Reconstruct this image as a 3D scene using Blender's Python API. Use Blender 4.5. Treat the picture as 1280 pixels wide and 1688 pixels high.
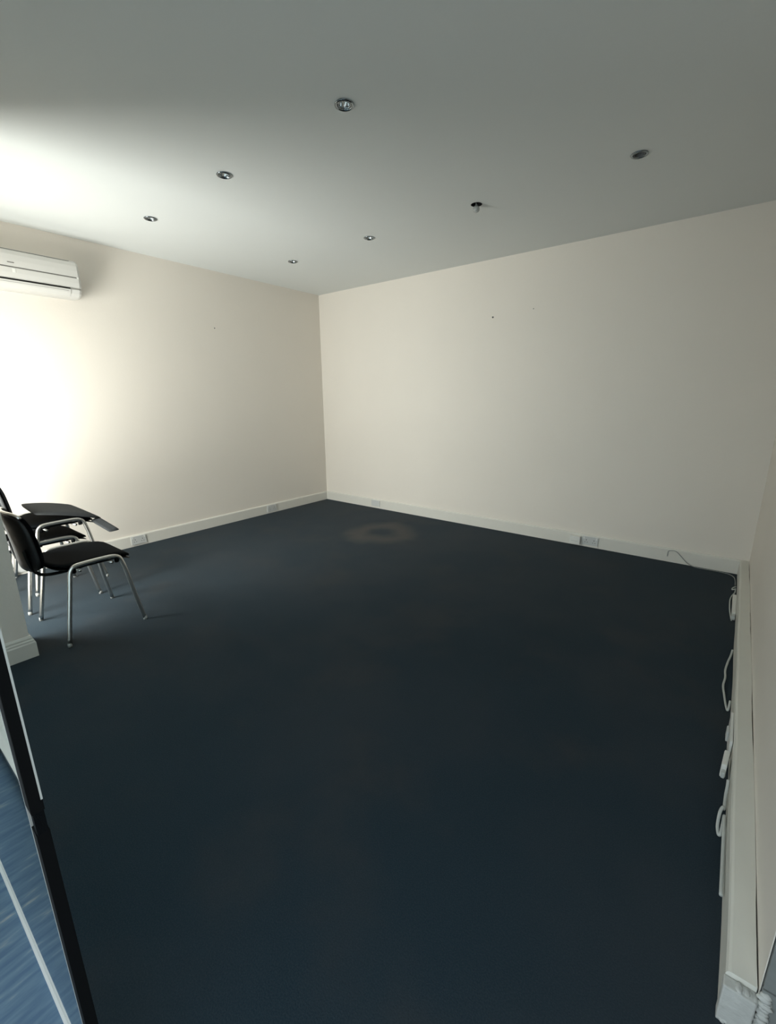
import bpy, bmesh, math, random
from mathutils import Matrix, Vector
random.seed(7)
for o in list(bpy.data.objects): bpy.data.objects.remove(o)
SC = bpy.context.scene
COL = SC.collection

# ------------------------------------------------------------------ camera
cd = bpy.data.cameras.new('camera')
cd.sensor_fit = 'HORIZONTAL'; cd.sensor_width = 36.0
cd.lens = 730.996 / 1280 * 36.0
cd.clip_start = 0.02; cd.clip_end = 300
cam = bpy.data.objects.new('camera', cd); COL.objects.link(cam)
RX = Vector((0.7881906, 0.6153853, -0.0075175))
UP = Vector((-0.1473021, 0.2004975, 0.9685571))
FW = Vector((-0.5975431, 0.7623002, -0.2486778))
cam.matrix_world = Matrix(((RX.x, UP.x, -FW.x, 4.7315626), (RX.y, UP.y, -FW.y, -4.5571765),
                           (RX.z, UP.z, -FW.z, 1.45413), (0, 0, 0, 1)))
SC.camera = cam

# ------------------------------------------------------------------ world, daylight, exposure
W = bpy.data.worlds.new('world'); SC.world = W; W.use_nodes = True
bg = W.node_tree.nodes['Background']
bg.inputs[0].default_value = (0.82, 0.94, 1.0, 1); bg.inputs[1].default_value = 1.0
SC.view_settings.view_transform = 'Standard'; SC.view_settings.look = 'None'
SC.view_settings.exposure = 1.18; SC.view_settings.gamma = 1.0
SC.view_settings.use_curve_mapping = False

def area(name, loc, direction, sx, sy, power, color, spread=math.pi):
    l = bpy.data.lights.new(name, 'AREA'); l.shape = 'RECTANGLE'; l.size = sx; l.size_y = sy
    l.energy = power; l.color = color; l.spread = spread
    o = bpy.data.objects.new(name, l); COL.objects.link(o); o.location = loc
    o.rotation_euler = Vector(direction).to_track_quat('-Z', 'Y').to_euler()
    return o
BAY_Y = -4.56                                   # the glazed bay left of the pier
area('bay_daylight', (0.98, BAY_Y - 0.08, 1.12), (0, 1, 0), 0.76, 1.72, 46, (1.0, 0.978, 0.945), math.radians(150))   # lamp spread narrowed, in place of deep reveals, to cut the grazing light

# ------------------------------------------------------------------ materials
def nt(name):
    m = bpy.data.materials.new(name); m.use_nodes = True
    return m, m.node_tree.nodes, m.node_tree.links, m.node_tree.nodes['Principled BSDF']
def mat(name, col, rough=0.5, metal=0.0, var=0.0, vscale=6.0, bump=0.0, bscale=150.0, spec=0.5, coat=0.0):
    m, N, L, b = nt(name)
    b.inputs['Base Color'].default_value = (*col, 1); b.inputs['Roughness'].default_value = rough
    b.inputs['Metallic'].default_value = metal; b.inputs['Specular IOR Level'].default_value = spec
    b.inputs['Coat Weight'].default_value = coat
    tc = N.new('ShaderNodeTexCoord')
    if var:
        n = N.new('ShaderNodeTexNoise'); n.inputs['Scale'].default_value = vscale; n.inputs['Detail'].default_value = 5
        L.new(tc.outputs['Object'], n.inputs['Vector'])
        r = N.new('ShaderNodeMix'); r.data_type = 'RGBA'
        r.inputs['A'].default_value = (*[c * (1 - var) for c in col], 1)
        r.inputs['B'].default_value = (*[min(1, c * (1 + var)) for c in col], 1)
        L.new(n.outputs['Fac'], r.inputs['Factor']); L.new(r.outputs['Result'], b.inputs['Base Color'])
    if bump:
        n = N.new('ShaderNodeTexNoise'); n.inputs['Scale'].default_value = bscale; n.inputs['Detail'].default_value = 3
        L.new(tc.outputs['Object'], n.inputs['Vector'])
        u = N.new('ShaderNodeBump'); u.inputs['Strength'].default_value = bump; u.inputs['Distance'].default_value = 0.004
        L.new(n.outputs['Fac'], u.inputs['Height']); L.new(u.outputs['Normal'], b.inputs['Normal'])
    return m
M = {}
M['wall'] = mat('cream_wall_paint', (0.80, 0.748, 0.676), 0.6, var=0.02, vscale=2.0, bump=0.12, bscale=60, spec=0.3)
M['ceiling'] = mat('white_ceiling_paint', (0.78, 0.80, 0.785), 0.85, var=0.015, vscale=1.5, bump=0.05, bscale=40, spec=0.1)
M['skirting'] = mat('white_gloss_skirting', (0.74, 0.72, 0.66), 0.35, var=0.03, vscale=9, bump=0.03, bscale=25)
M['trunking'] = mat('white_trunking', (0.70, 0.69, 0.63), 0.45, var=0.05, vscale=7, bump=0.08, bscale=30)
M['plaster'] = mat('ragged_plaster', (0.50, 0.51, 0.49), 0.9, var=0.15, vscale=40, bump=0.6, bscale=90)
M['plastic'] = mat('white_plastic', (0.78, 0.78, 0.74), 0.35, var=0.01)
M['ac_plastic'] = mat('off_white_plastic', (0.62, 0.61, 0.58), 0.45, var=0.01)
M['ac_trim'] = mat('grey_plastic_line', (0.16, 0.158, 0.145), 0.5, var=0.01)
M['socket'] = mat('grey_white_socket', (0.60, 0.61, 0.60), 0.4, var=0.02)
M['dark'] = mat('black_opening', (0.006, 0.007, 0.008), 0.8, var=0.1)
M['gap_shade'] = mat('dark_gap', (0.05, 0.055, 0.05), 0.9, var=0.3, vscale=20)
M['fabric'] = mat('black_fabric', (0.0045, 0.0055, 0.0065), 0.85, var=0.25, vscale=90, bump=0.4, bscale=500, spec=0.04)
M['shell'] = mat('black_moulded_plastic', (0.005, 0.006, 0.007), 0.45, var=0.1, vscale=20, spec=0.25)
M['pad_grey'] = mat('worn_charcoal_fabric', (0.040, 0.043, 0.045), 0.8, var=0.25, vscale=30, bump=0.4, bscale=400, spec=0.08)
M['chrome'] = mat('satin_chrome_tube', (0.62, 0.62, 0.60), 0.28, metal=1.0, var=0.03)
M['bezel'] = mat('polished_chrome', (0.25, 0.28, 0.30), 0.14, metal=1.0, var=0.02)
M['reflector'] = mat('lamp_reflector', (0.75, 0.76, 0.76), 0.18, metal=1.0, var=0.03)
M['lampglass'] = mat('frosted_lamp_glass', (0.42, 0.44, 0.43), 0.12, var=0.02, spec=0.7)
M['shaded'] = mat('shaded_lamp_grey', (0.10, 0.105, 0.11), 0.6, var=0.2, vscale=60)  # darker copy of the lamp finish, shade put into its colour
M['rubber'] = mat('black_rubber', (0.003, 0.0035, 0.004), 0.8, var=0.1, spec=0.1)
M['alu'] = mat('bright_aluminium', (0.80, 0.80, 0.78), 0.3, metal=1.0, var=0.03)
M['sill_white'] = mat('white_sealant', (0.50, 0.51, 0.50), 0.5, var=0.05, vscale=15)
M['stone'] = mat('grey_stone_tile', (0.21, 0.225, 0.22), 0.6, var=0.22, vscale=25, bump=0.25, bscale=80)
M['grout'] = mat('dark_grout', (0.05, 0.055, 0.055), 0.9, var=0.2, vscale=30)
M['cable'] = mat('pale_grey_cable', (0.52, 0.54, 0.52), 0.5, var=0.05)
M['cable_grey'] = mat('grey_cable', (0.30, 0.31, 0.30), 0.5, var=0.05)
M['screw'] = mat('dark_steel', (0.12, 0.12, 0.12), 0.5, metal=0.6, var=0.1)
M['frame'] = mat('white_window_frame', (0.75, 0.75, 0.73), 0.4, var=0.02)
M['pavement'] = mat('pale_concrete', (0.62, 0.63, 0.62), 0.85, var=0.12, vscale=4, bump=0.3, bscale=40)

def glass_door():
    m, N, L, b = nt('clear_door_glass')
    b.inputs['Base Color'].default_value = (0.90, 0.97, 0.96, 1)
    b.inputs['Transmission Weight'].default_value = 1.0; b.inputs['Roughness'].default_value = 0.0
    b.inputs['IOR'].default_value = 1.52
    return m
M['glass'] = glass_door()
def pane_glass():
    m, N, L, b = nt('clear_window_pane')
    out = N['Material Output']; N.remove(b)
    t = N.new('ShaderNodeBsdfTransparent'); t.inputs[0].default_value = (0.97, 0.99, 0.98, 1)
    g = N.new('ShaderNodeBsdfGlossy'); g.inputs['Roughness'].default_value = 0.0
    x = N.new('ShaderNodeMixShader'); x.inputs[0].default_value = 0.08
    L.new(t.outputs[0], x.inputs[1]); L.new(g.outputs[0], x.inputs[2]); L.new(x.outputs[0], out.inputs['Surface'])
    return m
M['pane'] = pane_glass()

def carpet():
    m, N, L, b = nt('navy_cut_pile_carpet')
    geo = N.new('ShaderNodeNewGeometry')
    def noise(scale, detail=4, rough=0.55):
        n = N.new('ShaderNodeTexNoise'); n.inputs['Scale'].default_value = scale
        n.inputs['Detail'].default_value = detail; n.inputs['Roughness'].default_value = rough
        L.new(geo.outputs['Position'], n.inputs['Vector']); return n.outputs['Fac']
    def ramp(fac, a, c, lo=0.0, hi=1.0):
        r = N.new('ShaderNodeMapRange'); r.inputs['From Min'].default_value = a; r.inputs['From Max'].default_value = c
        r.inputs['To Min'].default_value = lo; r.inputs['To Max'].default_value = hi
        r.interpolation_type = 'SMOOTHSTEP'; L.new(fac, r.inputs['Value']); return r.outputs['Result']
    def mix(fac, a, c):
        x = N.new('ShaderNodeMix'); x.data_type = 'RGBA'
        L.new(fac, x.inputs['Factor'])
        for k, v in (('A', a), ('B', c)):
            if isinstance(v, tuple): x.inputs[k].default_value = (*v, 1)
            else: L.new(v, x.inputs[k])
        return x.outputs['Result']
    def mul(a, c):
        x = N.new('ShaderNodeMath'); x.operation = 'MULTIPLY'
        for k, v in ((0, a), (1, c)):
            if isinstance(v, (int, float)): x.inputs[k].default_value = v
            else: L.new(v, x.inputs[k])
        return x.outputs[0]
    navy = (0.0115, 0.0255, 0.037); brown = (0.042, 0.041, 0.040)
    base = mix(ramp(noise(1.1, 3), 0.35, 0.75), navy, (0.023, 0.033, 0.042))
    # worn, dusty drift over the far half of the floor
    base = mix(mul(ramp(noise(1.7, 5), 0.48, 0.75), 0.45), base, brown)
    # round drying mark near the far corner
    d = N.new('ShaderNodeVectorMath'); d.operation = 'DISTANCE'
    wob = N.new('ShaderNodeTexNoise'); wob.inputs['Scale'].default_value = 3.0
    L.new(geo.outputs['Position'], wob.inputs['Vector'])
    add = N.new('ShaderNodeVectorMath'); add.operation = 'MULTIPLY_ADD'
    L.new(wob.outputs['Color'], add.inputs[0]); add.inputs[1].default_value = (0.22, 0.22, 0); L.new(geo.outputs['Position'], add.inputs[2])
    L.new(add.outputs[0], d.inputs[0]); d.inputs[1].default_value = (1.86, -0.77, 0)
    ring = mul(ramp(d.outputs['Value'], 0.06, 0.24), ramp(d.outputs['Value'], 0.48, 0.26))
    base = mix(mul(ring, 0.72), base, (0.085, 0.076, 0.066))
    # speckle of the pile
    base = mix(mul(ramp(noise(240, 3), 0.35, 0.7), 0.5), base, (0.032, 0.044, 0.055))
    L.new(base, b.inputs['Base Color'])
    b.inputs['Roughness'].default_value = 0.95; b.inputs['Specular IOR Level'].default_value = 0.15
    b.inputs['Sheen Weight'].default_value = 0.04; b.inputs['Sheen Roughness'].default_value = 0.5
    u = N.new('ShaderNodeBump'); u.inputs['Strength'].default_value = 0.5; u.inputs['Distance'].default_value = 0.003
    L.new(noise(220, 3), u.inputs['Height']); L.new(u.outputs['Normal'], b.inputs['Normal'])
    return m
M['carpet'] = carpet()
def entrance_mat():
    m, N, L, b = nt('scuffed_blue_entrance_floor')
    geo = N.new('ShaderNodeNewGeometry')
    mp = N.new('ShaderNodeMapping'); mp.inputs['Scale'].default_value = (60, 9, 1); mp.inputs['Rotation'].default_value = (0, 0, 0.9)
    L.new(geo.outputs['Position'], mp.inputs['Vector'])
    n = N.new('ShaderNodeTexNoise'); n.inputs['Scale'].default_value = 1.0; n.inputs['Detail'].default_value = 5
    L.new(mp.outputs[0], n.inputs['Vector'])
    cr = N.new('ShaderNodeValToRGB')
    e = cr.color_ramp.elements
    e[0].position = 0.35; e[0].color = (0.060, 0.105, 0.165, 1)
    e[1].position = 0.62; e[1].color = (0.095, 0.150, 0.205, 1)
    k = cr.color_ramp.elements.new(0.78); k.color = (0.26, 0.27, 0.26, 1)
    L.new(n.outputs['Fac'], cr.inputs[0]); L.new(cr.outputs[0], b.inputs['Base Color'])
    b.inputs['Roughness'].default_value = 0.8; b.inputs['Specular IOR Level'].default_value = 0.2
    return m
M['entrance'] = entrance_mat()

# ------------------------------------------------------------------ mesh helpers
def link(name, bm, m, parent=None, smooth=False, mods=None):
    me = bpy.data.meshes.new(name); bmesh.ops.recalc_face_normals(bm, faces=bm.faces)
    bm.to_mesh(me); bm.free()
    for x in (m if isinstance(m, (list, tuple)) else [m]): me.materials.append(M[x])
    if smooth:
        for p in me.polygons: p.use_smooth = True
    o = bpy.data.objects.new(name, me); COL.objects.link(o)
    if parent: o.parent = parent
    return o
def tag(o, label=None, cat=None, group=None, kind=None):
    if label: o['label'] = label
    if cat: o['category'] = cat
    if group: o['group'] = group
    if kind: o['kind'] = kind
    return o
def empty(name, loc, rz=0):
    o = bpy.data.objects.new(name, None); COL.objects.link(o); o.location = loc; o.rotation_euler = (0, 0, rz)
    o.empty_display_size = 0.05
    return o
def box(bm, x0, x1, y0, y1, z0, z1, bev=0.0):
    r = bmesh.ops.create_cube(bm, size=1.0)
    vs = r['verts']
    for v in vs:
        v.co = Vector((x0 + (v.co.x + .5) * (x1 - x0), y0 + (v.co.y + .5) * (y1 - y0), z0 + (v.co.z + .5) * (z1 - z0)))
    if bev:
        es = list({e for v in vs for e in v.link_edges})
        bmesh.ops.bevel(bm, geom=es, offset=bev, segments=2, affect='EDGES', profile=0.7)
def bx(name, m, b, parent=None, bev=0.0):
    bm = bmesh.new(); box(bm, *b, bev=bev); return link(name, bm, m, parent)
def smooth_path(pts, n=6):
    P = [Vector(p) for p in pts]; out = []
    for i in range(len(P) - 1):
        p0 = P[max(i - 1, 0)]; p1 = P[i]; p2 = P[i + 1]; p3 = P[min(i + 2, len(P) - 1)]
        for k in range(n):
            t = k / n
            out.append(0.5 * ((2 * p1) + (-p0 + p2) * t + (2 * p0 - 5 * p1 + 4 * p2 - p3) * t * t + (-p0 + 3 * p1 - 3 * p2 + p3) * t ** 3))
    out.append(P[-1]); return out
def tube(bm, pts, r, seg=10, rx=None):
    pts = [Vector(p) for p in pts]; rings = []
    t = (pts[1] - pts[0]).normalized()
    n = t.orthogonal().normalized()
    for i, p in enumerate(pts):
        a = pts[max(i - 1, 0)]; b = pts[min(i + 1, len(pts) - 1)]
        t = (b - a).normalized(); n = (n - t * n.dot(t)).normalized(); q = t.cross(n)
        rings.append([bm.verts.new(p + r * (math.cos(2 * math.pi * k / seg) * n + math.sin(2 * math.pi * k / seg) * q)) for k in range(seg)])
    for a, b in zip(rings, rings[1:]):
        for k in range(seg): bm.faces.new((a[k], a[(k + 1) % seg], b[(k + 1) % seg], b[k]))
    bm.faces.new(rings[0][::-1]); bm.faces.new(rings[-1])
def lathe(bm, prof, seg=28, cx=0, cy=0, close=False):
    rings = []
    for (r, z) in prof:
        if r < 1e-6: rings.append([bm.verts.new((cx, cy, z))])
        else: rings.append([bm.verts.new((cx + r * math.cos(2 * math.pi * k / seg), cy + r * math.sin(2 * math.pi * k / seg), z)) for k in range(seg)])
    prs = list(zip(rings, rings[1:])) + ([(rings[-1], rings[0])] if close else [])
    for a, b in prs:
        for k in range(seg):
            j = (k + 1) % seg
            if len(a) == 1 and len(b) == 1: continue
            if len(a) == 1: bm.faces.new((a[0], b[j], b[k]))
            elif len(b) == 1: bm.faces.new((a[k], a[j], b[0]))
            else: bm.faces.new((a[k], a[j], b[j], b[k]))
def prism(bm, prof, axis, a0, a1):
    """closed profile extruded along x or y; prof = (u, z), u is the other horizontal axis"""
    def pt(u, z, a): return (a, u, z) if axis == 'x' else (u, a, z)
    A = [bm.verts.new(pt(u, z, a0)) for u, z in prof]; B = [bm.verts.new(pt(u, z, a1)) for u, z in prof]
    n = len(prof)
    for k in range(n): bm.faces.new((A[k], A[(k + 1) % n], B[(k + 1) % n], B[k]))
    bm.faces.new(A[::-1]); bm.faces.new(B)
def copy_tree(o, parent=None):
    c = o.copy(); COL.objects.link(c); c.parent = parent
    for ch in list(o.children): copy_tree(ch, c)
    return c

# ------------------------------------------------------------------ the room shell
H = 2.80; EX = 4.958; EEND = -3.47; PX0, PX1, PN = 1.40, 1.648, -4.021; SY = -4.575
tag(bx('floor', 'carpet', (-0.2, 6.4, -4.468, 0.2, -0.12, 0.0)), kind='structure')
bm = bmesh.new(); box(bm, -0.2, PX1 - 0.1, BAY_Y - 0.05, -4.468, -0.12, 0.0)
tag(link('floor_bay', bm, 'carpet'), kind='structure')
tag(bx('floor_entrance', 'entrance', (PX1 - 0.1, 6.4, -5.05, -4.468, -0.12, 0.0)), kind='structure')
DL = [(3.033, -2.701), (1.987, -2.672), (0.939, -2.640), (4.047, -1.316), (3.000, -1.287), (1.959, -1.255), (0.920, -1.224)]
bm = bmesh.new()
def loop(pts):
    vs = [bm.verts.new(p) for p in pts]
    return [bm.edges.new((vs[i], vs[(i + 1) % len(vs)])) for i in range(len(vs))]
es = loop([(-0.2, -5.05, H), (6.4, -5.05, H), (6.4, 0.2, H), (-0.2, 0.2, H)])
for (x, y) in DL: es += loop([(x + 0.040 * math.cos(2 * math.pi * k / 24), y + 0.040 * math.sin(2 * math.pi * k / 24), H) for k in range(24)])
bmesh.ops.triangle_fill(bm, use_beauty=True, edges=es)
bm.faces.ensure_lookup_table()
bad = [f for f in bm.faces if any((f.calc_center_median() - Vector((x, y, H))).length < 0.036 for x, y in DL)]
bmesh.ops.delete(bm, geom=bad, context='FACES')
box(bm, -0.2, 6.4, -5.05, 0.2, H + 0.14, H + 0.2)
tag(link('ceiling', bm, 'ceiling'), kind='structure')
tag(bx('wall_west', 'wall', (-0.2, 0.0, BAY_Y - 0.25, 0.2, 0, H + 0.14)), kind='structure')
tag(bx('wall_north', 'wall', (0.0, 6.4, 0.0, 0.2, 0, H + 0.14)), kind='structure')
tag(bx('wall_east', 'wall', (EX, 6.2, EEND, 0.0, 0, H + 0.14)), kind='structure')
tag(bx('wall_lobby', 'wall', (6.2, 6.4, -5.05, 0.0, 0, H + 0.14)), kind='structure')
tag(bx('wall_return', 'wall', (PX0, PX1, BAY_Y - 0.25, PN, 0, H + 0.14)), kind='structure')
# bay: wall under and over the window
bm = bmesh.new()
box(bm, 0.0, PX0, BAY_Y - 0.2, BAY_Y, 0.0, 0.22); box(bm, 0.0, PX0, BAY_Y - 0.2, BAY_Y, 2.02, H + 0.14)
box(bm, 0.0, 0.58, BAY_Y - 0.2, BAY_Y, 0.22, 2.02)
tag(link('wall_bay', bm, 'wall'), kind='structure')
w1 = tag(empty('window_1', (0.99, BAY_Y - 0.03, 0.22)), kind='structure')
bm = bmesh.new()
for b in ((-.41, -.37, -.03, .03, 0, 1.80), (.37, .41, -.03, .03, 0, 1.80), (-.37, .37, -.03, .03, 0, .05), (-.37, .37, -.03, .03, 1.75, 1.80)): box(bm, *b)
link('window_frame', bm, 'frame', w1)
bx('pane', 'pane', (-.37, .37, -.004, .004, .05, 1.75), w1)
# entrance front: lintel, glazing beside the doorway
bm = bmesh.new(); box(bm, PX1, 6.2, SY - 0.2, SY, 2.25, H + 0.14); box(bm, 5.3, 6.2, SY - 0.2, SY, 0, 2.25)
tag(link('wall_south', bm, 'wall'), kind='structure')
w2 = tag(empty('window_2', (PX1, SY - 0.05, 0)), kind='structure')
bm = bmesh.new()
for b in ((0, .04, -.03, .03, 0, 2.25), (1.62, 1.66, -.03, .03, 0, 2.25), (.04, 1.62, -.03, .03, 0, .03), (.04, 1.62, -.03, .03, 2.21, 2.25)): box(bm, *b)
link('window_frame', bm, 'alu', w2)
bx('pane', 'pane', (.04, 1.62, -.005, .005, .03, 2.21), w2)
tag(bx('pavement', 'pavement', (-6, 12, -16, -5.05, -0.2, -0.06)), kind='structure')

# skirting boards
def skirt(h, d): return [(0, 0), (d, 0), (d, h - 0.012), (d - 0.004, h - 0.004), (d * 0.45, h), (0, h)]
bm = bmesh.new(); prism(bm, [(u, z) for u, z in skirt(0.118, 0.020)], 'y', BAY_Y, -0.0)
tag(link('baseboard_west', bm, 'skirting'), kind='structure')
bm = bmesh.new(); prism(bm, [(-u, z) for u, z in skirt(0.125, 0.020)], 'x', 0.020, EX)
tag(link('baseboard_north', bm, 'skirting'), kind='structure')
# moulded skirting round the pier end
pp = [(0, 0), (0.022, 0), (0.022, 0.088), (0.017, 0.095), (0.017, 0.104), (0.012, 0.110), (0.012, 0.120), (0.005, 0.130), (0, 0.132)]
bm = bmesh.new()
rings = []
for (bxx, byy, sx, sy) in ((PX1, BAY_Y - 0.2 + 0.0, 1, 0), (PX1, PN, 1, 1), (PX0, PN, -1, 1), (PX0, BAY_Y, -1, 0)):
    rings.append([bm.verts.new((bxx + u * sx, byy + u * sy, z)) for u, z in pp])
for a, b in zip(rings, rings[1:]):
    for k in range(len(pp) - 1): bm.faces.new((a[k], a[k + 1], b[k + 1], b[k]))
bm.faces.new(rings[0]); bm.faces.new(rings[-1])
tag(link('baseboard_return', bm, 'skirting'), kind='structure')

# boxed trunking along the right-hand wall, its lid slightly off the wall
FX = 4.897; TH = 0.126
be = tag(empty('baseboard_east', (EX, EEND, 0)), kind='structure')
bm = bmesh.new()
rng = random.Random(3); n = 60; A = []
for k in range(n + 1):
    y = (-0.021 - EEND) * k / n
    gap = max(0.0008, 0.0012 + 0.0024 * math.sin(k * 0.35 + 1) + rng.uniform(-0.0008, 0.001))
    wv = 0.0012 * math.sin(k * 0.5)
    A.append([bm.verts.new(p) for p in ((FX - EX + wv, y, 0), (FX - EX + wv, y, TH - 0.010), (FX - EX + 0.004 + wv, y, TH - 0.002),
              (FX - EX + 0.010 + wv, y, TH), (-gap, y, TH + 0.001 * math.sin(k * .8)), (-gap - 0.001, y, 0))])
for a, b in zip(A, A[1:]):
    for k in range(6): bm.faces.new((a[k], a[(k + 1) % 6], b[(k + 1) % 6], b[k]))
bm.faces.new(A[0]); bm.faces.new(A[-1][::-1])
link('trunking_box', bm, 'trunking', be, smooth=False)
bm = bmesh.new(); box(bm, -0.006, -0.0004, 0.002, -0.021 - EEND, 0.0, TH - 0.012)
link('backing_gap', bm, 'gap_shade', be)  # dark strip inside the gap, painting the shade behind the lid
# broken filler where the trunking stops
bm = bmesh.new()
r = random.Random(5)
def lump(cx, cy, cz, s):
    q = bmesh.ops.create_icosphere(bm, subdivisions=2, radius=1.0)
    for v in q['verts']:
        j = 1 + r.uniform(-.16, .16)
        v.co = Vector((cx + v.co.x * s[0] * j, cy + v.co.y * s[1] * j, cz + v.co.z * s[2] * j))
box(bm, FX - EX - 0.003, -0.002, -0.030, -0.0005, 0.0, TH - 0.014, bev=0.004)
for k in range(9): lump(FX - EX + 0.004 + k * 0.006, -0.026 + r.uniform(-.003, .003), 0.004 + r.uniform(0, .004), (.006, .006, .005))
for k in range(5): lump(-0.006 - k * 0.007, -0.014, TH - 0.016 + r.uniform(-.003, .002), (.008, .014, .006))
tag(link('end_filler', bm, 'plaster', be, smooth=True), 'chipped pale filler at the open end of the trunking')
bm = bmesh.new(); r = random.Random(11)
for k in range(16): lump(0.011 + r.uniform(-.003, .004), -0.014 + r.uniform(-.003, .002), 0.006 + k * 0.0085, (.011 + r.uniform(-.002, .004), .007, .008))
tag(link('plaster_edge', bm, 'plaster', be, smooth=True), 'ragged plaster edge at the foot of the wall end')

# grey stone tiles on the end of the right-hand wall
ws = tag(bx('wall_tiled_end', 'grout', (EX + 0.002, 6.2, EEND - 0.004, EEND, 0, 1.36)), kind='structure')
for iz in range(5):
    for ix in range(2):
        z0 = 0.004 if iz == 0 else 0.152 + (iz - 1) * 0.30
        z1 = 0.147 if iz == 0 else z0 + 0.295
        x0 = EX + 0.003 + ix * 0.603; x1 = x0 + 0.598
        bx('tile', 'stone', (x0, x1, EEND - 0.013, EEND - 0.0035, z0, z1), ws, bev=0.0015)

# ------------------------------------------------------------------ glass leaf at the left edge of the view
GY = -4.461; GX1 = 3.965
gd = tag(empty('glass_door', (GX1, GY, 0)), 'clear glass door leaf with black edge seal, standing open at the entrance', 'glass door')
bx('glass_pane', 'glass', (PX1 + 0.06 - GX1, -0.004, -0.005, 0.005, 0.012, 2.12), gd)
bx('bottom_channel', 'sill_white', (PX1 + 0.06 - GX1, 0.0, -0.010, 0.010, 0.0, 0.012), gd)
def seal(z0, z1, d, wide):
    bm = bmesh.new()
    box(bm, -wide, 0.0, -d, -0.0052, z0, z1); box(bm, -wide, 0.0, 0.0052, d, z0, z1); box(bm, -0.003, 0.002, -d, d, z0, z1)
    return link('edge_seal', bm, 'rubber', gd)
seal(0.84, 2.12, 0.0085, 0.030)
seal(0.012, 0.80, 0.0085, 0.026)
bm = bmesh.new(); box(bm, 0.0022, 0.0035, 0.0062, 0.0088, 0.86, 2.12)  # pale matt colour stands in for the metal's bright reflection
tag(link('edge_trim', bm, 'cable', gd), 'thin metal trim along the seal, painted pale for its glint')
bm = bmesh.new(); box(bm, -0.033, -0.030, -0.0085, -0.0052, 0.012, 2.12)
link('glazing_bead', bm, 'cable_grey', gd)
bm = bmesh.new(); box(bm, -0.012, 0.002, -0.007, 0.007, 0.80, 0.84)
link('latch_plate', bm, 'fabric', gd)

# ------------------------------------------------------------------ air conditioner
ac = tag(empty('air_conditioner', (0.0, -3.38, 2.29)), 'white wall-mounted split air conditioner high on the left wall', 'air conditioner')
def sweep_body(prof, y0, y1, rnd, name, m):
    bm = bmesh.new(); rings = []
    cx = sum(p[0] for p in prof) / len(prof); cz = sum(p[1] for p in prof) / len(prof)
    st = [(0.0, .90), (rnd * .3, .96), (rnd, 1.0)]
    ys = [(y0 + d, s) for d, s in st] + [(y1 - d, s) for d, s in reversed(st)]
    for y, s in ys:
        rings.append([bm.verts.new((max(0, (x) * (s if x > .02 else 1)), y, cz + (z - cz) * (0.5 + 0.5 * s))) for x, z in prof])
    n = len(prof)
    for a, b in zip(rings, rings[1:]):
        for k in range(n): bm.faces.new((a[k], a[(k + 1) % n], b[(k + 1) % n], b[k]))
    bm.faces.new(rings[0][::-1]); bm.faces.new(rings[-1])
    return link(name, bm, m, ac)
acp = [(0, .005), (.10, .000), (.150, .008), (.178, .030), (.190, .052), (.192, .060), (.176, .063), (.176, .073), (.197, .077),
       (.203, .110), (.204, .145), (.198, .147), (.198, .154), (.203, .156), (.201, .200), (.194, .240), (.182, .268), (.160, .284), (.12, .290), (0, .290)]
sweep_body(acp, -0.43, 0.462, 0.022, 'casing', 'ac_plastic')
bx('outlet_slot', 'dark', (.170, .1785, -0.40, 0.378, .0625, .0740), ac)
bx('panel_groove', 'ac_trim', (.190, .2012, -0.42, 0.428, .1462, .1548), ac)
bm = bmesh.new(); prism(bm, [(.194, .054), (.197, .056), (.186, .032), (.160, .012), (.157, .013), (.182, .034)], 'y', -0.40, 0.375)
lv = link('louvre', bm, 'ac_plastic', ac)
bx('louvre_line', 'ac_trim', (.1885, .1935, -0.40, 0.36, .0445, .0465), ac)
bx('top_lip', 'ac_trim', (.158, .1745, -0.42, 0.40, .2755, .2785), ac)
tag(bx('badge', 'ac_trim', (.2010, .2036, -0.022, 0.020, .178, .184), ac), 'small grey maker badge on the front panel')
bx('sensor_window', 'plastic', (.2030, .2055, 0.000, 0.020, .112, .140), ac, bev=0.001)
bx('end_catch', 'plastic', (.198, .2045, 0.430, 0.444, .143, .156), ac, bev=0.002)

# ------------------------------------------------------------------ downlights
DLAB = ['recessed chrome downlight nearest the camera, topmost of the ceiling spots',
        'recessed chrome downlight in the middle of the row toward the air conditioner',
        'recessed chrome downlight closest to the air conditioner',
        'dull recessed downlight near the right-hand wall, rightmost of the ceiling spots',
        'downlight with its bulb hanging below a dark ceiling hole',
        'small recessed downlight between the hanging bulb and the far corner spot',
        'small recessed downlight nearest the far corner of the room']
def spot():
    t = empty('downlight', (0, 0, H))
    bm = bmesh.new()
    lathe(bm, [(.038, .001), (.046, -.0005), (.0475, -.003), (.0455, -.006), (.040, -.008), (.0345, -.006), (.0325, -.001), (.0325, .020), (.036, .020)], 32, close=True)
    link('bezel', bm, 'bezel', t, smooth=True)
    bm = bmesh.new(); lathe(bm, [(.0320, -.0005), (.0300, -.0045), (.0265, -.0035), (.0255, .004), (.0255, .012), (.0300, .012)], 32, close=True)
    g = link('gimbal_ring', bm, 'bezel', t, smooth=True)
    bm = bmesh.new(); lathe(bm, [(.0255, .003), (.0225, .012), (.0165, .022), (.008, .030), (.004, .032), (0, .032)], 28)
    link('lamp_reflector', bm, 'reflector', t, smooth=True)
    bm = bmesh.new(); lathe(bm, [(.0, .001), (.0035, .004), (.0048, .010), (.0045, .028), (0, .030)], 14)
    link('bulb_capsule', bm, 'plastic', t, smooth=True)
    bm = bmesh.new(); lathe(bm, [(.0385, .002), (.0385, .09), (0, .09)], 24)
    link('housing', bm, 'dark', t)
    return t
s0 = spot(); used = False
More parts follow.
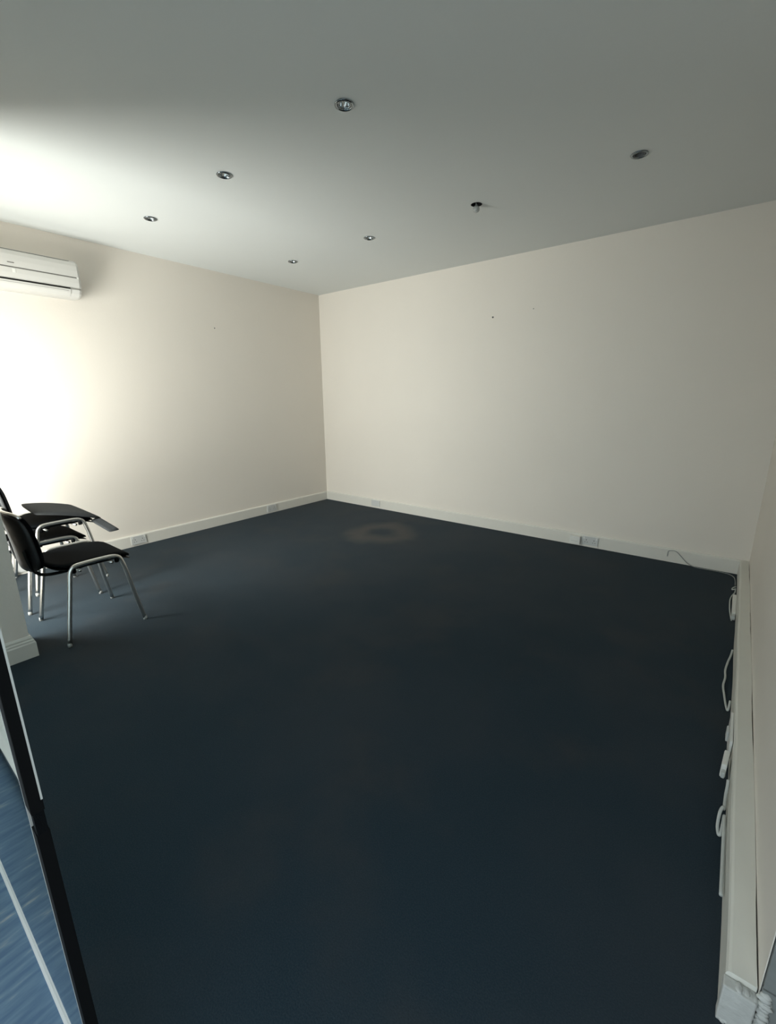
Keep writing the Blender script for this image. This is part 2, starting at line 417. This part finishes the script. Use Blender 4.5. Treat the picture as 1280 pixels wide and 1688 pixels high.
for i, (x, y) in enumerate(DL):
    if i == 4: continue
    o = s0 if not used else copy_tree(s0); used = True
    o.location = (x, y, H); o.rotation_euler = (0, 0, random.uniform(0, 6))
    tag(o, DLAB[i], 'downlight', 'ceiling downlights')
    if i == 3:
        for ch in o.children:
            if ch.name.startswith(('lamp_reflector', 'bulb', 'gimbal')):
                ch.material_slots[0].link = 'OBJECT'; ch.material_slots[0].material = M['shaded']  # lamp parts recoloured dark to stand for the missing light here
hx, hy = DL[4]
t = tag(empty('hanging_downlight', (hx, hy, H)), DLAB[4], 'downlight', 'ceiling downlights')
bm = bmesh.new(); lathe(bm, [(.040, .0), (.040, .09), (0, .09)], 24); link('housing', bm, 'dark', t)
bm = bmesh.new(); lathe(bm, [(.039, .002), (.0405, -.001), (.037, -.002), (.035, .001)], 28, close=True); link('hole_rim', bm, 'dark', t)
bm = bmesh.new(); tube(bm, smooth_path([(.004, .010, .088), (.010, .0, .05), (-.004, .0, .02), (.0, .0, -.006)]), .0025, 6); link('flex', bm, 'cable_grey', t, smooth=True)
bm = bmesh.new(); lathe(bm, [(0, .002), (.008, .0), (.009, -.008), (.016, -.012), (.022, -.020), (.024, -.030), (.022, -.040), (.016, -.047), (.008, -.051), (0, -.052)], 24)
link('lamp', bm, 'lampglass', t, smooth=True)

# ------------------------------------------------------------------ electrical fittings
def socket(name, loc, rz, label, cat, double=True, blank=False):
    """faceplate standing on a skirting; local +y is out of the wall"""
    t = tag(empty(name, loc, rz), label, cat, 'wall sockets on the skirting')
    w = .073 if double else .043
    bx('faceplate', 'socket', (-w, w, 0, .009, 0, .086), t, bev=.002)
    if not blank:
        for cx in ((-.036, .036) if double else (0,)):
            bx('pin_slot', 'dark', (cx - .003, cx + .003, .0082, .0094, .046, .056), t)
            for s in (-1, 1): bx('pin_slot', 'dark', (cx + s * .011 - .004, cx + s * .011 + .004, .0082, .0094, .026, .031), t)
            bx('switch', 'plastic', (cx - .006 + (.022 if cx > 0 else -.022 if cx < 0 else .022), cx + .006 + (.022 if cx > 0 else -.022 if cx < 0 else .022), .0085, .0125, .060, .078), t, bev=.001)
    return t
PI = math.pi
socket('double_socket', (3.727, -0.0205, 0.022), PI, 'double wall socket on the far skirting with an adaptor plugged in beside it', 'socket')
socket('blank_plate', (0.965, -0.0205, 0.024), PI, 'pale blank plate on the far skirting near the room corner', 'socket', blank=True)
socket('double_socket', (0.0205, -2.715, 0.020), -PI / 2, 'double wall socket on the left skirting just beyond the chair seat', 'socket')
socket('double_socket', (0.0205, -1.035, 0.020), -PI / 2, 'double wall socket on the left skirting toward the far corner', 'socket')
socket('double_socket', (0.0205, -3.700, 0.022), -PI / 2, 'wall socket low on the left skirting behind the chair legs', 'socket')
pl = tag(empty('plug_adaptor', (3.588, -0.0205, 0.018)), 'white plug-in adaptor box on the far skirting beside the double socket', 'plug')
bx('plug_body', 'plastic', (-.050, .050, -.040, 0, 0, .082), pl, bev=.005)
bx('plug_ridge', 'socket', (-.034, .030, -.0425, -.0395, .030, .036), pl)
bm = bmesh.new(); box(bm, .0205, .062, -3.765, -3.725, .010, .050, bev=.006)
pt = tag(empty('power_plug', (0, 0, 0)), 'white plug lying by the left skirting next to the pier', 'plug')
link('plug_body', bm, 'plastic', pt)
bm = bmesh.new(); tube(bm, smooth_path([(.06, -3.745, .03), (.12, -3.76, .02), (.18, -3.80, .008), (.16, -3.90, .006), (.06, -3.98, .006)]), .004, 8)
link('plug_cord', bm, 'cable', pt, smooth=True)

def cable(name, pts, r, label, m='cable'):
    bm = bmesh.new(); tube(bm, smooth_path(pts, 8), r, 8)
    return tag(link(name, bm, m, smooth=True), label, 'cable')
cable('thin_cable', [(4.385, -.024, .050), (4.386, -.024, .088), (4.395, -.024, .104), (4.430, -.024, .112), (4.460, -.026, .100), (4.50, -.027, .060), (4.545, -.034, .020),
       (4.60, -.046, .004), (4.68, -.052, .004), (4.76, -.052, .004), (4.83, -.066, .004), (4.872, -.12, .004), (4.884, -.20, .004), (4.886, -.33, .006)], .0032,
      'thin grey cable hanging off the far skirting and running into the right corner', 'cable_grey')
cable('looped_cable', [(4.889, -1.52, .020), (4.883, -1.58, .010), (4.872, -1.66, .006), (4.864, -1.76, .006), (4.866, -1.84, .006), (4.860, -1.93, .006), (4.867, -2.02, .006), (4.876, -2.11, .006), (4.884, -2.15, .008), (4.889, -2.10, .03)], .0048,
      'white cable bowing out onto the carpet along the trunking')
cable('knotted_cable', [(4.890, -2.73, .075), (4.890, -2.75, .065), (4.888, -2.78, .050), (4.886, -2.84, .040), (4.881, -2.85, .05), (4.875, -2.87, .04), (4.873, -2.91, .02), (4.878, -2.94, .012), (4.884, -2.93, .018),
       (4.888, -2.87, .035), (4.888, -2.93, .045), (4.889, -3.05, .040), (4.889, -3.20, .045)], .0050, 'white cable tied in a loop on the near end of the trunking')
wb = tag(empty('cable_connector', (4.8835, -.80, 0)), 'slim white connector block with a curled lead, by the trunking in the far right corner', 'connector')
bx('connector_body', 'plastic', (-.010, .012, -.19, .17, .002, .040), wb, bev=.005)
bx('connector_cap', 'cable', (-.012, .010, -.235, -.192, .004, .034), wb, bev=.004)
bm = bmesh.new(); tube(bm, smooth_path([(x - 4.8835, y + .80, z) for x, y, z in [(4.889, -.36, .006), (4.872, -.40, .006), (4.869, -.45, .010), (4.885, -.46, .02), (4.889, -.43, .012), (4.886, -.50, .006), (4.872, -.57, .006),
       (4.862, -.66, .006), (4.861, -.76, .006), (4.864, -.88, .006), (4.876, -1.05, .006)]], 8), .0042, 8)
link('curled_lead', bm, 'cable', wb, smooth=True)
ad = tag(empty('trunking_socket', (4.8965, -2.46, .016)), 'white socket strip with a plug on the trunking face halfway along the right wall', 'socket')
bx('faceplate', 'plastic', (-.010, -.0005, -.075, .14, .004, .092), ad, bev=.002)
bx('plug_body', 'socket', (-.019, -.0105, .02, .07, .020, .066), ad, bev=.004)
pg = tag(empty('slanted_plug', (4.880, -2.62, .03), -0.08), 'white plug top leaning out from the trunking below the socket strip', 'plug')
bx('plug_body', 'plastic', (-.010, .008, -.050, .045, .0, .060), pg, bev=.006)
bx('plug_neck', 'cable', (-.006, .006, -.075, -.051, .016, .040), pg, bev=.004)

# screws and plugs left in the walls
def pin(name, loc, axis, r, label):
    bm = bmesh.new(); lathe(bm, [(0, 0), (r, 0), (r, .004), (r * .6, .007), (0, .007)], 12)
    o = link(name, bm, 'screw'); o.location = loc
    o.rotation_euler = (PI / 2, 0, 0) if axis == 'n' else (0, PI / 2, 0)
    return tag(o, label, 'screw')
pin('wall_screw', (2.555, 0.0, 2.254), 'n', .009, 'dark screw left in the far wall above its middle')
pin('wall_screw', (2.979, 0.0, 2.286), 'n', .004, 'tiny pin in the far wall, right of the dark screw')
pin('wall_screw', (0.0, -1.600, 2.216), 'w', .006, 'small pin in the left wall between air conditioner and corner')

# ------------------------------------------------------------------ chairs
def shell_panel(bm, fn, nu, nv, thick, k=0.55):
    """closed pad: fn(u, v) -> (point, normal); u, v in -1..1 with rounded corners"""
    T = []; B = []
    for i in range(nu + 1):
        a = []; b = []
        for j in range(nv + 1):
            u0 = -1 + 2 * i / nu; v0 = -1 + 2 * j / nv
            u = u0 * math.sqrt(1 - k * v0 ** 4 / 2); v = v0 * math.sqrt(1 - k * u0 ** 4 / 2)
            p, n = fn(u, v)
            e = max(abs(u0), abs(v0)); t = thick * (0.35 if e > .99 else 1.0)
            a.append(bm.verts.new(p + n * t / 2)); b.append(bm.verts.new(p - n * t / 2))
        T.append(a); B.append(b)
    for i in range(nu):
        for j in range(nv):
            bm.faces.new((T[i][j], T[i + 1][j], T[i + 1][j + 1], T[i][j + 1]))
            bm.faces.new((B[i][j], B[i][j + 1], B[i + 1][j + 1], B[i + 1][j]))
    for i in range(nu):
        bm.faces.new((T[i][0], B[i][0], B[i + 1][0], T[i + 1][0])); bm.faces.new((T[i][nv], T[i + 1][nv], B[i + 1][nv], B[i][nv]))
    for j in range(nv):
        bm.faces.new((T[0][j], T[0][j + 1], B[0][j + 1], B[0][j])); bm.faces.new((T[nu][j], B[nu][j], B[nu][j + 1], T[nu][j + 1]))
def seat_fn(off=0.0):
    def fn(u, v):
        x = u * 0.222; y = 0.005 + v * 0.238
        z = 0.474 + off - 0.006 * (1 - u * u)
        if v > 0.45: z -= 0.045 * ((v - .45) / .55) ** 2
        if v < -0.6: z += 0.035 * ((-v - .6) / .4) ** 2
        return Vector((x, y, z)), Vector((0, 0, 1))
    return fn
def back_fn(off=0.0):
    def fn(u, v):
        z = 0.655 + v * 0.180
        y = -0.245 - 0.045 * (v + 1) / 2 - 0.048 * (1 - u * u) - 0.005 * v * v
        x = u * (0.222 - 0.010 * v)
        n = Vector((-0.25 * u, 1.0, 0.22)).normalized()
        return Vector((x, y, z)) + n * off, n
    return fn
def make_chair(pad):
    t = empty('stacking_chair', (0, 0, 0))
    bm = bmesh.new(); shell_panel(bm, seat_fn(0.006), 12, 14, 0.030); link('seat', bm, pad, t, smooth=True)
    bm = bmesh.new(); shell_panel(bm, seat_fn(-0.016), 12, 14, 0.012); link('seat_shell', bm, 'shell', t, smooth=True)
    bm = bmesh.new(); shell_panel(bm, back_fn(0.008), 12, 12, 0.026); link('backrest', bm, pad, t, smooth=True)
    bm = bmesh.new(); shell_panel(bm, back_fn(-0.012), 12, 12, 0.014); link('back_shell', bm, 'shell', t, smooth=True)
    bm = bmesh.new(); bf = back_fn(-0.004)
    tube(bm, [bf(-.88 + 1.76 * k / 16, .985)[0] + Vector((0, 0, .004 - .022 * abs(-1 + k / 8) ** 6)) for k in range(17)], .0085, 10)
    link('highlight_rail', bm, 'chrome', t, smooth=True)  # chrome tube added to give the bright highlight along the back's top edge
    for s in (-1, 1):
        xf, xt = s * 0.273, s * 0.240
        def L(y, z): return (xf + (xt - xf) * z / 0.485, y, z)
        pts = [L(-.222, .010), L(-.198, .15), L(-.170, .30), L(-.152, .40), L(-.146, .432)]
        arc = [L(-.140, .455), L(-.128, .472), L(-.108, .482), L(-.080, .4855)]
        pts += arc + [L(-.02, .487), L(.05, .487), L(.09, .4855), L(.116, .480), L(.134, .468), L(.143, .450), L(.150, .425), L(.160, .38), L(.180, .25), L(.200, .13), L(.222, .010)]
        bm = bmesh.new(); tube(bm, smooth_path(pts, 3), 0.0125, 12); f = link('side_frame', bm, 'chrome', t, smooth=True)
        for y in (-.222, .222):
            bm = bmesh.new(); lathe(bm, [(0, 0), (.0125, 0), (.013, .010), (.0118, .024), (0, .024)], 12, cx=xf, cy=y); link('foot_cap', bm, 'cable_grey', f, smooth=True)
        for y in (-.122, .118):
            bm = bmesh.new(); lathe(bm, [(0, .440), (.011, .440), (.013, .448), (.012, .474), (0, .474)], 12, cx=xt * 1.0, cy=y); link('stacking_bumper', bm, 'rubber', f, smooth=True)
    for y in (-.09, .09):
        bm = bmesh.new(); tube(bm, [(-.243, y, .446), (0, y, .440), (.243, y, .446)], .009, 8); link('cross_bar', bm, 'chrome', t, smooth=True)
    for s in (-1, 1):
        bm = bmesh.new(); tube(bm, smooth_path([(s * .15, -.05, .440), (s * .15, -.18, .438), (s * .15, -.262, .455), (s * .15, -.300, .51), (s * .15, -.318, .62)], 4), .010, 8)
        link('back_bracket', bm, 'shell', t, smooth=True)
    return t
G = 'black stacking chairs behind the pier'
c1 = make_chair('fabric'); c1.location = (1.436, -3.631, 0)
tag(c1, 'black stacking chair with chrome legs standing alone in front, nearest the camera', 'chair', G)
c2 = copy_tree(c1); c2.location = (0.729, -3.652, 0)
tag(c2, 'black stacking chair on the carpet under another chair, against the left wall', 'chair', G)
c3 = copy_tree(c1); c3.location = (0.735, -3.590, 0.122)
tag(c3, 'black stacking chair nested on top of another chair, against the left wall', 'chair', G)

def patch(name, FR, FL, BL, BR, thick, bulge, label, m):
    FR, FL, BL, BR = map(Vector, (FR, FL, BL, BR)); o = (FR + FL + BL + BR) / 4
    n = (FR - BL).cross(FL - BR).normalized()
    if n.z < 0: n = -n
    def fn(u, v):
        a, b = (u + 1) / 2, (v + 1) / 2
        p = BL * (1 - a) * (1 - b) + BR * a * (1 - b) + FL * (1 - a) * b + FR * a * b
        return p - o + n * bulge * (1 - v * v), n
    bm = bmesh.new(); shell_panel(bm, fn, 8, 8, thick, k=0.18)
    q = link(name, bm, m, smooth=True); q.location = o
    return tag(q, label, 'seat panel')
patch('loose_seat_panel', (.98, -3.321, .575), (.60, -3.399, .641), (.52, -3.703, .695), (.92, -3.713, .680), .030, .012,
      'curved charcoal seat panel lying on top of the chair stack', 'pad_grey')
patch('loose_seat_panel', (1.17, -3.285, .514), (.94, -3.335, .586), (.95, -3.395, .570), (1.155, -3.350, .508), .016, .0,
      'dark seat panel poking out sideways below the curved one on the stack', 'pad_grey')
